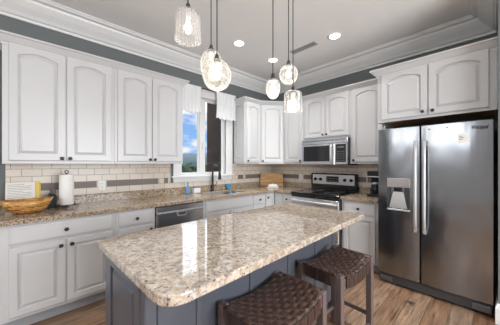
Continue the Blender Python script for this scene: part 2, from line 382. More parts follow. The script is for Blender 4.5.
b = B(); b.box(WX0-.06-cw, WX1+.04+cw+.02, -.055, .04, WZ0-.055, WZ0-.028, .006); b.box(WX0-.03-cw, WX1+.03+cw+.02, -.02, 0, 1.075, WZ0-.055, .003)
obj('sill', b, M['trim'], w)
obj('latch', B().box(-1.668, -1.642, -.0, .02, 1.62, 1.70, .004), M['trim'], w)

# unseen windows added for fill light in the rear room walls (behind the camera)
def simple_window(name, x0, x1, z0, z1, plane, axis):
    r = root(name, (0, 0, 0)); r['kind'] = 'structure'
    f = B(); g = B(); t = .06
    def bx(bb, a0, a1, c0, c1, d0, d1):
        if axis == 'x': bb.box(a0, a1, plane+d0, plane+d1, c0, c1)
        else: bb.box(plane+d0, plane+d1, a0, a1, c0, c1)
    bx(f, x0, x0+t, z0, z1, -.08, -.02); bx(f, x1-t, x1, z0, z1, -.08, -.02); bx(f, x0+t, x1-t, z0, z0+t, -.08, -.02); bx(f, x0+t, x1-t, z1-t, z1, -.08, -.02)
    k = max(1, round((x1-x0)/.9))
    for i in range(1, k):
        m_ = x0+(x1-x0)*i/k; bx(f, m_-.03, m_+.03, z0+t, z1-t, -.08, -.02)
    obj('window_frame', f, M['trim'], r)
    bx(g, x0+t, x1-t, z0+t, z1-t, -.052, -.048); obj('glass', g, M['glass'], r)
simple_window('added_window_front', -3.9, -.9, .5, 2.5, -6.5, 'x')
simple_window('added_window_left', -3.4, -.1, 1.95, 2.6, -7.0, 'y')  # high band added as a bright reflection for the refrigerator doors

# ---- tiled backsplashes
UZ = 1.352
def splash(name, segs, bands, m, label, rz=0):
    r = root(name, (0, 0, 0), rz)
    b = B()
    for x0, x1, z0, z1 in segs: b.box(x0, x1, -.010, -.0005, z0, z1)
    obj('tile_field', b, m, r)
    for x0, x1 in bands: obj('accent_tile', B().box(x0, x1, -.0125, -.0101, 1.0785, 1.1485, .001), M['accent'], r)
    return tag(r, label, 'backsplash')
splash('tile_backsplash', [(-3.845, -2.205, 1.0, UZ), (-2.205, -1.05, 1.0, 1.075), (-1.05, -.0105, 1.0, UZ)],
       [(-3.70, -3.105), (-3.005, -2.38), (-2.30, -2.24), (-.93, -.80), (-.745, -.02)], M['tileA'],
       'cream subway tile backsplash with taupe band on the window wall')
splash('tile_backsplash', [(.0105, 2.26, 1.0, UZ)], [(.02, .69), (.80, 1.90), (1.92, 2.25)], M['tileB'],
       'cream subway tile backsplash with taupe band behind the range', -PI/2)

# ================================================================== cabinets
def door_b(b, x0, x1, z0, z1, yb, t=.02, arch=0, st=.055, mi=0, N=14):
    """raised panel door: back at y=yb, front at yb-t"""
    yf = yb-t
    def loop(ins, y, rise):
        a0, a1, c0, c1 = x0+ins, x1-ins, z0+ins, z1-ins
        pts = [(a0, y, c0), (a1, y, c0)]
        for i in range(N+1):
            s_ = i/N; x = a1+(a0-a1)*s_
            h = 0
            if rise:
                h = 1-(2*s_-1)**2
            pts.append((x, y, c1-rise+rise*h))
        return pts
    R_ = [loop(0, yb, 0), loop(0, yf+.004, 0), loop(.004, yf, 0), loop(st, yf, arch), loop(st+.002, yf+.003, arch),
          loop(st+.003, yf+.016, arch), loop(st+.009, yf+.016, arch), loop(st+.030, yf+.004, arch), loop(st+.033, yf+.002, arch)]
    b.loft(R_, mi=mi, smooth=False)
def slab_b(b, x0, x1, z0, z1, yb, t=.02, mi=0):
    rs = []
    for ins, y in ((0, yb), (0, yb-t+.007), (.003, yb-t+.005), (.010, yb-t+.004), (.014, yb-t)):
        rs.append([(x0+ins, y, z0+ins), (x1-ins, y, z0+ins), (x1-ins, y, z1-ins), (x0+ins, y, z1-ins)])
    b.loft(rs, mi=mi, smooth=False)
def knob(parent, x, y, z):
    b = B().lathe([(.006, 0), (.005, .012), (.009, .014), (.0155, .019), (.017, .025), (.014, .030), (.006, .033)], (x, y, z), 'Y', 16)
    return obj('knob', b, M['black'], parent)
def door(parent, x0, x1, z0, z1, yb, arch=0, kn=None, st=.055, name='door'):
    b = B(); door_b(b, x0, x1, z0, z1, yb, arch=arch, st=st); o = obj(name, b, M['paint'], parent)
    if kn: knob(o, kn[0], yb-.02, kn[1])
    return o
def drawer(parent, x0, x1, z0, z1, yb, kn=True, name='drawer'):
    b = B(); slab_b(b, x0, x1, z0, z1, yb); o = obj(name, b, M['paint'], parent)
    if kn: knob(o, (x0+x1)/2, yb-.02, (z0+z1)/2)
    return o
UD = .305      # depth of upper bodies
def upper(label, x, w, z0, z1, doors, rz=0, depth=UD, name='wall_cabinet', rail=.028, arch=.039, wood_bottom=False):
    r = root(name, (x, 0, z0) if rz == 0 else (0, x, z0), rz)
    h = z1-z0; b = B()
    b.box(0, w, -depth, -.014, rail, h); b.box(0, w, -depth, -depth+.02, 0, rail, .002)      # body, lower rail
    b.box(0, .018, -depth+.02, -.014, 0, rail); b.box(w-.018, w, -depth+.02, -.014, 0, rail)
    obj('body', b, M['paint'], r)
    if wood_bottom: obj('bottom_panel', B().box(.02, w-.02, -depth+.022, -.016, rail-.012, rail-.001), M['rawwood'], r)
    for d in doors:
        door(r, d[0], d[1], d[2] if len(d) > 4 else .03, h-.012, -depth, arch, (d[3], d[-1]) if len(d) > 4 else (d[2], d[3]))
    return tag(r, label, 'cabinet')
ZT = 2.425
# window wall
x = -3.85
upper('white wall cabinet with two arched doors, above the fruit bowl and paper towels', x, .858, UZ, ZT,
      [(.04, .428, .402, .052), (.440, .827, .466, .052)])
x = -2.99
upper('white wall cabinet with two arched doors, directly left of the window', x, .824, UZ, ZT,
      [(.03, .405, .380, .052), (.415, .793, .440, .052)])
# right of the window: its left side carries an arched panel
r = upper('narrow white wall cabinet beside the right curtain, arched panel on its side', -1.021, .366, UZ, ZT, [(.012, .352, .042, .052)])
b = B(); door_b(b, .014, UD-.004, .03, ZT-UZ-.012, 0, t=.018, arch=.045, st=.04); o = obj('side_panel', b, M['paint'], r)
o.rotation_euler = (0, 0, -PI/2)   # panel faces -x
o.location = (-.006, -.16, o.location.z)
# diagonal corner cabinet
A_, C_ = Vector((-.655, -UD)), Vector((-UD, -.573))
r = root('wall_cabinet', (0, 0, UZ)); tag(r, 'white diagonal wall cabinet in the corner, above the cutting board', 'cabinet')
poly = [(-.654, -.014), (-.654, -UD), (-UD, -.572), (-.014, -.572), (-.014, -.014)]
b = B(); b.prismz(poly, .028, ZT-UZ); d = (C_-A_).normalized(); nn = Vector((d.y, -d.x))
b.loft([[(A_.x, A_.y, 0), (C_.x, C_.y, 0), (C_.x, C_.y, .03), (A_.x, A_.y, .03)], [(A_.x-nn.x*.02, A_.y-nn.y*.02, 0), (C_.x-nn.x*.02, C_.y-nn.y*.02, 0), (C_.x-nn.x*.02, C_.y-nn.y*.02, .03), (A_.x-nn.x*.02, A_.y-nn.y*.02, .03)]], smooth=False)
obj('body', b, M['paint'], r)
L_ = (C_-A_).length; b = B(); door_b(b, .02, L_-.02, .03, ZT-UZ-.012, 0, arch=.039)
bmesh.ops.transform(b.bm, matrix=Matrix.Translation((A_.x, A_.y, 0)) @ Matrix.Rotation(math.atan2(d.y, d.x), 4, 'Z'), verts=b.bm.verts)
dd = obj('door', b, M['paint'], r)
b = B().lathe([(.006, 0), (.005, .012), (.009, .014), (.0155, .019), (.017, .025), (.014, .030), (.006, .033)], (0, 0, 0), 'Y', 16)
bmesh.ops.transform(b.bm, matrix=Matrix.Translation((A_.x, A_.y, 0)) @ Matrix.Rotation(math.atan2(d.y, d.x), 4, 'Z') @ Matrix.Translation((.05, -.02, .052)), verts=b.bm.verts)
obj('knob', b, M['black'], dd)
# range wall
upper('white wall cabinet with one arched door between the corner cabinet and the microwave', -.575, .437, UZ, ZT, [(.03, .41, .375, .052)], -PI/2)
upper('short white wall cabinet with two arched doors above the microwave', -1.014, .772, 1.745, ZT, [(.018, .382, .352, .065), (.39, .755, .42, .065)], -PI/2, arch=.035)
upper('white wall cabinet with one arched door between microwave and refrigerator', -1.788, .455, UZ, ZT, [(.028, .43, .06, .052)], -PI/2)
FD = .60
upper('deep white cabinet with two arched doors above the refrigerator', -2.246, .999, 1.845, ZT,
      [(.045, .487, .45, .065), (.499, .945, .535, .065)], -PI/2, depth=FD, wood_bottom=True, arch=.048, rail=.035)
# crown mouldings of the cabinets
cp = [(0, -.035), (.006, -.035), (.008, -.018), (.020, -.008), (.040, .018), (.052, .034), (.068, .040), (.068, .055), (0, .055)]
def crown(path, label):
    b = B().sweep([(d_, ZT+z_) for d_, z_ in cp], path)
    tag(obj('cabinet_crown_moulding', b, M['paint']), label, 'moulding')
u = .306
crown([(-3.851, -.02, -1, 0), (-3.851, -u, -1, -1), (-2.165, -u, 1, -1), (-2.165, -.02, 1, 0)], 'white crown moulding on top of the cabinets left of the window')
m1 = Vector((0, -1))+Vector((-.585, -.811)); m1 = m1/(m1.length_squared/2); m2 = Vector((-.585, -.811))+Vector((-1, 0)); m2 = m2/(m2.length_squared/2)
crown([(-1.022, -.045, -1, 0), (-1.022, -u, -1, -1), (-.655, -u, m1.x, m1.y), (-u, -.573, m2.x, m2.y), (-u, -2.243, -1, 0)],
      'long white crown moulding on the cabinets around the corner and over the range')
crown([(-.02, -2.244, 0, 1), (-FD-.001, -2.244, -1, 1), (-FD-.001, -3.246, -1, 0)], 'white crown moulding on the deep cabinet over the refrigerator')

# ---- base cabinets
BD = .60; BZ0, BZ1 = .115, .868
def base(label, x, w, drawers, doors, rz=0, toe=True):
    r = root('base_cabinet', (x, 0, 0) if rz == 0 else (0, x, 0), rz)
    b = B().box(0, w, -BD, -.005, BZ0-.01, BZ1); obj('body', b, M['paint'], r)
    if toe: obj('toe_kick', B().box(0, w, -BD+.062, -BD+.08, 0, BZ0-.011), M['toe'], r)
    for d in drawers: drawer(r, d[0], d[1], .705, .848, -BD, kn=(len(d) < 3))
    for d in doors: door(r, d[0], d[1], .135, .685, -BD, 0, (d[2], .64), st=.05)
    return tag(r, label, 'cabinet')
base('white base cabinet at the far left edge, mostly outside the photo', -4.75, .90, [(.03, .87)], [(.03, .44, .40), (.46, .87, .50)])
base('white base cabinet with one wide drawer over two doors, below the fruit bowl', -3.847, .80, [(.05, .765)], [(.05, .403, .37), (.413, .765, .446)])
base('narrow white base cabinet with one drawer, left of the dishwasher', -3.045, .39, [(.02, .365)], [(.02, .365, .335)])
# sink base is open at the back for the basin
r = root('base_cabinet', (-2.03, 0, 0)); w_ = .895
b = B(); b.box(0, w_, -BD, -BD+.02, BZ0-.01, BZ1); b.box(0, .018, -BD+.02, -.005, BZ0-.01, BZ1); b.box(w_-.018, w_, -BD+.02, -.005, BZ0-.01, BZ1); b.box(.018, w_-.018, -BD+.02, -.005, BZ0-.01, BZ0+.01)
obj('body', b, M['paint'], r); obj('toe_kick', B().box(0, w_, -BD+.062, -BD+.08, 0, BZ0-.011), M['toe'], r)
drawer(r, .035, .865, .705, .848, -BD, False, 'false_drawer_front'); door(r, .035, .443, .135, .685, -BD, 0, (.41, .64), .05); door(r, .455, .865, .135, .685, -BD, 0, (.49, .64), .05)
tag(r, 'wide white sink base cabinet with a plain false drawer front, under the faucet', 'cabinet')
base('small white base cabinet with one drawer, right of the sink base', -1.133, .288, [(.018, .27)], [(.018, .27, .24)])
# corner unit with two door leaves
r = root('base_cabinet', (0, 0, 0)); tag(r, 'white corner base cabinet with a folding two-leaf door below the cutting board', 'cabinet')
poly = [(-.843, -.005), (-.843, -BD), (-BD, -BD), (-BD, -.783), (-.005, -.783), (-.005, -.005)]
obj('body', B().prismz(poly, BZ0-.01, BZ1), M['paint'], r)
t_ = BD-.07
obj('toe_kick', B().prismz([(-.843, -t_+.018), (-.843, -t_), (-t_, -t_), (-t_, -.783), (-t_+.018, -.783), (-t_+.018, -t_+.018)], 0, BZ0-.011), M['toe'], r)
dd = door(r, -.832, -.628, .135, .848, -BD, 0, (-.80, .79), .045, 'door_leaf')
b = B(); door_b(b, .628, .772, .135, .848, -BD, st=.04)
bmesh.ops.transform(b.bm, matrix=Matrix.Rotation(-PI/2, 4, 'Z'), verts=b.bm.verts)
obj('door_leaf', b, M['paint'], r)
base('narrow white base cabinet with one drawer, left of the range', -.785, .212, [(.014, .20)], [(.014, .20, .17)], -PI/2)
base('white base cabinet with a drawer over one door, between range and refrigerator', -1.80, .452, [(.03, .425)], [(.03, .425, .06)], -PI/2)

# ---- granite worktops
CT0, CT1 = .870, .912
def rounded(poly, r, seg=6):
    res = []; N = len(poly)
    for i in range(N):
        a, b_, c = Vector(poly[i-1]), Vector(poly[i]), Vector(poly[(i+1) % N])
        rr = r[i] if isinstance(r, (list, tuple)) else r
        if rr <= 0: res.append(tuple(b_)); continue
        d1 = (a-b_).normalized(); d2 = (c-b_).normalized()
        p1, p2 = b_+d1*rr, b_+d2*rr
        for k in range(seg+1):
            t = k/seg; res.append(tuple(p1*(1-t)**2+b_*2*t*(1-t)+p2*t*t))
    return res
b = B(); F_ = -.645
sx0, sx1, sy0, sy1 = -1.88, -1.18, -.53, -.13
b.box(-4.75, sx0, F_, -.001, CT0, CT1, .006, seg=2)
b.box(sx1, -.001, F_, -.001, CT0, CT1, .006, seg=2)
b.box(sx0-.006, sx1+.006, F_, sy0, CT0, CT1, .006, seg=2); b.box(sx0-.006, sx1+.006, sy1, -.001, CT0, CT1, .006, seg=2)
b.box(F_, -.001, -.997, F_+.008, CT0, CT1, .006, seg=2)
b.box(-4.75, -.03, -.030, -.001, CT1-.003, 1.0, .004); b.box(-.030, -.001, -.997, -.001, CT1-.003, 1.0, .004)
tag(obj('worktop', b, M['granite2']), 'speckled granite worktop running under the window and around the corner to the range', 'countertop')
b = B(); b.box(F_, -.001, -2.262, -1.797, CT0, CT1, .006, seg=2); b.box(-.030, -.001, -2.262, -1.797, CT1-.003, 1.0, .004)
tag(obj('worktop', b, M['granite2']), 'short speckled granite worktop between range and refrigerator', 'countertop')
# sink
r = root('sink', ((sx0+sx1)/2, (sy0+sy1)/2, .70)); hx, hy = (sx1-sx0)/2-.003, (sy1-sy0)/2-.003
def rr_loop(hx, hy, z, rad, seg=5):
    return [(p[0], p[1], z) for p in rounded([(-hx, -hy), (hx, -hy), (hx, hy), (-hx, hy)], rad, seg)]
b = B(); b.loft([rr_loop(hx, hy, .19, .05), rr_loop(hx-.012, hy-.012, .19, .045), rr_loop(hx-.02, hy-.02, .03, .05), rr_loop(hx-.05, hy-.05, .012, .06)], cap0=False)
obj('basin', b, M['chrome'], r)
obj('drain', B().lathe([(.04, .013), (.04, .017), (.02, .016)], (0, 0, 0), seg=20), M['steelv'], r)
tag(r, 'undermount stainless steel kitchen sink below the faucet', 'sink')

# ---- island
IX0, IX1, IY0, IY1 = -3.38, -1.56, -2.480, -1.63
ic = Vector((-2.47, -2.055, 0))
r = root('kitchen_island', ic, math.radians(2.1))
tx, ty = (IX1-IX0)/2, (IY1-IY0)/2
b = B(); b.prismz(rounded([(-tx, -ty), (tx, -ty), (tx, ty), (-tx, ty)], [.10, .03, .05, .04], 9), .874, .914, bev=.006)
obj('worktop', b, M['granite'], r)
bx0, bx1, by0, by1 = -tx+.035, tx-.05, -ty+.247, ty-.03
b = B(); b.box(bx0+.012, bx1-.012, by0+.012, by1-.012, .10, .8705); obj('body', b, M['island'], r)
b = B(); b.box(bx0+.06, bx1-.06, by0+.06, by1-.06, 0, .10); obj('toe_kick', b, M['island'], r)
for sx_ in (bx0, bx1-.05):
    for sy_ in (by0, by1-.05):
        obj('corner_post', B().box(sx_, sx_+.05, sy_, sy_+.05, .0, .871, .004), M['island'], r)
# raised end panel (left end) and plain near side with seams
b = B(); door_b(b, 0, by1-by0-.104, .12, .865, 0, t=.016, st=.06)
bmesh.ops.transform(b.bm, matrix=Matrix.Translation((bx0+.013, by1-.052, 0)) @ Matrix.Rotation(-PI/2, 4, 'Z'), verts=b.bm.verts)
obj('end_panel', b, M['island'], r)
b = B(); door_b(b, 0, by1-by0-.104, .12, .865, 0, t=.016, st=.06)
bmesh.ops.transform(b.bm, matrix=Matrix.Translation((bx1-.013, by0+.052, 0)) @ Matrix.Rotation(PI/2, 4, 'Z'), verts=b.bm.verts)
obj('end_panel', b, M['island'], r)
cuts = [bx0+.052, -.62, -.26, .12, .50, bx1-.052]
for a_, c_ in zip(cuts, cuts[1:]):
    obj('side_panel', B().box(a_+.002, c_-.002, by0+.004, by0+.013, .11, .868, .003), M['island'], r)
for c_ in cuts[1:-1]:
    obj('batten', B().box(c_-.016, c_+.016, by0-.004, by0+.0035, .11, .868, .003), M['island'], r)
for k in range(4):
    a_ = bx0+.055+k*(bx1-bx0-.11)/4; b = B(); door_b(b, a_+.004, a_+(bx1-bx0-.11)/4-.004, .13, .855, 0, t=.018)
    bmesh.ops.transform(b.bm, matrix=Matrix.Rotation(PI, 4, 'Z') @ Matrix.Translation((0, -by1+.012, 0)), verts=b.bm.verts)
    obj('door', b, M['island'], r)
tag(r, 'slate blue kitchen island with a speckled granite top, two stools tucked under it', 'kitchen island')

# ================================================================== appliances
# refrigerator: local x runs along the wall (0 = left side), front faces local -y
FY, FW = -2.297, .925
r = root('refrigerator', (0, FY, 0), -PI/2); fd = .69
obj('body', B().box(.004, FW-.004, -fd, -.04, .03, 1.735, .008), M['darkgrey'], r)
split = .402
def bulge_door(x0, x1, name):
    b = B(); rings = []
    N = 14; z0, z1 = .115, 1.745
    def prof_y(s_): return -(fd+.004)-.052-.014*(1-(2*s_-1)**2)
    for (z, ins) in ((z0, .006), (z0+.006, 0), (z1-.006, 0), (z1, .006)):
        ring = [(x0+ins, -(fd+.004), z), (x1-ins, -(fd+.004), z)]
        for i in range(N+1):
            s_ = 1-i/N
            xx = x0+.004+ins+(x1-x0-.008-2*ins)*s_
            ring.append((xx, prof_y(s_)+ins, z))
        rings.append(ring)
    b.loft(rings, smooth=False)
    return b
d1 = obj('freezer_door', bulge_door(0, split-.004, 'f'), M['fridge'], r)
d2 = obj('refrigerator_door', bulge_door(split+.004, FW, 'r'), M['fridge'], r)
for par, hx_ in ((d1, split-.038), (d2, split+.038)):
    y_ = -(fd+.055)
    b = B(); rings = []
    for k in range(13):
        t = k/12; z = .635+.95*t; bow = -.048-.005*math.sin(PI*t) if 0 < k < 12 else -.018
        if k in (1, 11): bow = -.045
        w2, th = .015, .007
        rings.append([(hx_-w2, y_+bow, z), (hx_-w2*.5, y_+bow-th, z), (hx_+w2*.5, y_+bow-th, z), (hx_+w2, y_+bow, z), (hx_+w2*.5, y_+bow+th*.6, z), (hx_-w2*.5, y_+bow+th*.6, z)])
    b.loft(rings); b.box(hx_-.012, hx_+.012, y_-.04, y_+.001, .645, .675); b.box(hx_-.012, hx_+.012, y_-.04, y_+.001, 1.545, 1.575)
    obj('handle', b, M['steelv'], par)
# dispenser
yd = -(fd+.0665); dx0, dx1, dz0, dz1 = .098, .315, .852, 1.195
dp = obj('dispenser', B().box(dx0, dx1, yd-.006, yd+.01, 1.095, dz1, .003), M['beige'], d1)
b = B(); b.box(dx0, dx0+.014, yd-.005, yd+.01, dz0, 1.094, .002); obj('bezel', b, M['darkgrey'], dp); b = B(); b.box(dx1-.014, dx1, yd-.005, yd+.01, dz0, 1.094, .002)
obj('bezel', b, M['darkgrey'], dp)
obj('drip_tray', B().box(dx0, dx1, yd-.022, yd+.01, dz0-.008, dz0+.008, .003), M['steelv'], dp)
obj('alcove', B().box(dx0+.0145, dx1-.0145, yd-.002, yd+.008, dz0+.009, 1.094), M['darkgrey'], dp)
b = B(); b.loft([[(dx0+.06, yd-.0025, 1.045), (dx1-.06, yd-.0025, 1.045), (dx1-.06, yd-.006, 1.045), (dx0+.06, yd-.006, 1.045)],
                 [(dx0+.025, yd-.0025, dz0+.02), (dx1-.025, yd-.0025, dz0+.02), (dx1-.025, yd-.018, dz0+.02), (dx0+.025, yd-.018, dz0+.02)]], smooth=False)
obj('paddle', b, M['beige2'], dp)
obj('nozzle', B().box(dx0+.07, dx1-.07, yd-.02, yd-.002, 1.05, 1.094, .004), M['blackplastic'], dp)
def text_mesh(s, size, m, parent, loc, rot, name, ext=.0006, shear=0):
    cu = bpy.data.curves.new(name, 'FONT'); cu.body = s; cu.size = size; cu.extrude = ext; cu.align_x = 'CENTER'; cu.align_y = 'CENTER'; cu.shear = shear
    cu.offset = size*.02
    t = bpy.data.objects.new(name, cu); dg = bpy.context.evaluated_depsgraph_get()
    COL.objects.link(t); dg.update(); me = bpy.data.meshes.new_from_object(t.evaluated_get(dg)); COL.objects.unlink(t); bpy.data.objects.remove(t)
    o = bpy.data.objects.new(name, me); me.materials.append(m); COL.objects.link(o); o.parent = parent
    o.location = Vector(loc)-CEN[parent.name]; o.rotation_euler = rot; CEN[o.name] = Vector(loc); return o
lg = text_mesh('Whirlpool', .050, M['inkblack'], d2, (.835, -(fd+.0695), 1.680), (PI/2, 0, .035), 'logo_lettering', shear=.3); lg.scale = (.52, 1, 1)
for xx in (.475, .615): obj('door_bolt', B().lathe([(.006, 0), (.006, .004), (.003, .006)], (xx, -(fd+.066), 1.70), 'Y', 12), M['blackplastic'], d2)
stk = obj('sticker', B().box(.690, .768, -(fd+.0712), -(fd+.0695), 1.545, 1.632), M['paper'], d2)
b = B()
for k in range(3): b.box(.70, .725+.012*(k % 2), -(fd+.0718), -(fd+.0712), 1.605-.014*k, 1.610-.014*k)
obj('printed_text', b, M['ink'], stk)
b = B(); b.box(.01, FW-.01, -fd-.045, -fd+.02, .022, .108, .004)
gr_ = obj('base_grille', b, M['darkgrey'], r)
for k in range(2): 
    xx = .02 if k == 0 else FW-.14
    obj('hinge_cover', B().box(xx, xx+.12, -fd-.052, -fd-.0455, .03, .085, .003), M['hinge'], gr_)
for k in range(4): obj('foot', B().lathe([(.018, 0), (.018, .029)], (.06 if k % 2 else FW-.06, -.1 if k < 2 else -fd+.05, .0), 'Z', 12), M['blackplastic'], r)
tag(r, 'side by side stainless steel refrigerator with ice dispenser in the left door', 'refrigerator')

# range
RY, RW = -1.012, .780
r = root('range', (0, RY, 0), -PI/2); D_ = .64
obj('body', B().box(.003, RW-.003, -D_, -.02, .03, .895, .003), M['darkgrey'], r)
ct = obj('cooktop', B().box(0, RW, -D_-.035, -.095, .896, .922, .006), M['blackglass'], r)
for cx_, cy_, rr_ in ((.2, -.22, .09), (.58, -.22, .075), (.2, -.48, .075), (.58, -.48, .105)):
    b = B(); pts = [(cx_+rr_*math.cos(2*PI*k/32), cy_+rr_*math.sin(2*PI*k/32), .9222) for k in range(32)]
    b.tube(pts, .0012, 4, closed=True); obj('burner_ring', b, M['reddigit'], ct)
b = B(); b.prism([(0, .9225), (0, 1.185), (.012, 1.197), (RW-.012, 1.197), (RW, 1.185), (RW, .9225)], -.09, -.035)
bg_ = obj('backguard', b, M['blackglass'], r)
pn = obj('control_panel', B().box(.03, RW-.03, -.097, -.0905, 1.015, 1.175, .004), M['steelv'], bg_)
for xx in (.085, .185, .60, .70):
    k_ = obj('control_knob', B().lathe([(.026, 0), (.024, .012), (.020, .028), (.012, .030)], (xx, -.0975, 1.095), 'Y', 20), M['blackplastic'], pn)
ds_ = obj('display', B().box(.285, .50, -.1005, -.0975, 1.055, 1.15, .002), M['display'], pn)
b = B()
for i in range(5):
    for j in range(2): b.box(.30+.04*i, .318+.04*i, -.1013, -.1005, 1.07+.04*j, 1.078+.04*j)
obj('button_print', b, M['reddigit'], ds_)
od = obj('oven_door', B().box(.006, RW-.006, -D_-.035, -D_-.001, .26, .845, .005), M['steel'], r)
obj('oven_window', B().box(.09, RW-.09, -D_-.038, -D_-.0355, .36, .68, .001), M['blackglass'], od)
b = B(); b.tube([(.03, -D_-.035, .795), (.035, -D_-.07, .795), (.06, -D_-.082, .795), (RW-.06, -D_-.082, .795), (RW-.035, -D_-.07, .795), (RW-.03, -D_-.035, .795)], .016, 12)
obj('oven_handle', b, M['steelv'], od)
tm = obj('front_trim', B().box(.003, RW-.003, -D_-.034, -D_-.0, .848, .8955, .003), M['blackglass'], r)
obj('storage_drawer', B().box(.006, RW-.006, -D_-.033, -D_-.001, .06, .25, .005), M['steel'], r)
for k in range(4): obj('foot', B().lathe([(.02, 0), (.02, .029)], (.06 if k % 2 else RW-.06, -.1 if k < 2 else -D_+.06, 0), 'Z', 10), M['blackplastic'], r)
tag(r, 'stainless steel and black glass electric range below the microwave', 'range')

# microwave
r = root('microwave', (0, -1.022, 1.335), -PI/2); MW, MH, md = .768, .400, .385
obj('body', B().box(0, MW, -md, -.016, 0, MH, .003), M['darkgrey'], r)
b = B(); b.box(.0, MW, -md-.022, -md-.001, MH-.075, MH, .004)
tv = obj('top_vent', b, M['steel'], r)
b = B()
for k in range(3): b.box(.03, MW-.03, -md-.0235, -md-.022, MH-.022-.006*k, MH-.019-.006*k)
obj('vent_slot', b, M['darkgrey'], tv)
dr = obj('door', B().box(0, .575, -md-.028, -md-.001, .005, MH-.078, .005), M['steel'], r)
obj('window', B().box(.045, .50, -md-.0305, -md-.0285, .055, MH-.105, .001), M['blackglass'], dr)
b = B(); hx_ = .54
b.tube([(hx_, -md-.028, .03), (hx_, -md-.06, .04), (hx_, -md-.068, .09), (hx_, -md-.070, .16), (hx_, -md-.068, .24), (hx_, -md-.06, .29), (hx_, -md-.028, .30)], .012, 10)
obj('handle', b, M['steelv'], dr)
cp_ = obj('control_panel', B().box(.579, MW, -md-.028, -md-.001, .005, MH-.078, .005), M['steel'], r)
kp = obj('keypad', B().box(.60, MW-.02, -md-.0305, -md-.0285, .045, MH-.095, .001), M['blackglass'], cp_)
b = B()
for i in range(3):
    for j in range(5): b.box(.618+.043*i, .64+.043*i, -md-.0312, -md-.0305, .065+.032*j, .072+.032*j)
b.box(.625, .72, -md-.0312, -md-.0305, .255, .268)
obj('button_print', b, M['reddigit'], kp)
tag(r, 'stainless steel microwave mounted above the range', 'microwave')

# dishwasher
r = root('dishwasher', (-2.652, 0, 0)); dw = .618
obj('body', B().box(.004, dw-.004, -.575, -.02, .02, .864), M['darkgrey'], r)
obj('toe_panel', B().box(.004, dw-.004, -.56, -.5765, .005, .10), M['blackplastic'], r)
dd = obj('door', B().box(.008, dw-.008, -.625, -.577, .11, .775, .006), M['steel'], r)
cs = obj('control_strip', B().box(.008, dw-.008, -.625, -.577, .782, .862, .006), M['steel'], r)
obj('edge_trim', B().box(.008, dw-.008, -.629, -.6255, .779, .800, .001), M['steelv'], cs)
b = B(); b.prism([(.245, .776), (.25, .745), (.265, .728), (.355, .728), (.37, .745), (.375, .776)], -.6255, -.634)
obj('handle_pocket', b, M['steelv'], dd)
b = B(); b.prism([(.258, .772), (.262, .752), (.272, .742), (.348, .742), (.358, .752), (.362, .772)], -.6341, -.636)
obj('handle_recess', b, M['darkgrey'], dd)
tag(r, 'dark stainless dishwasher with pocket handle between base cabinets', 'dishwasher')

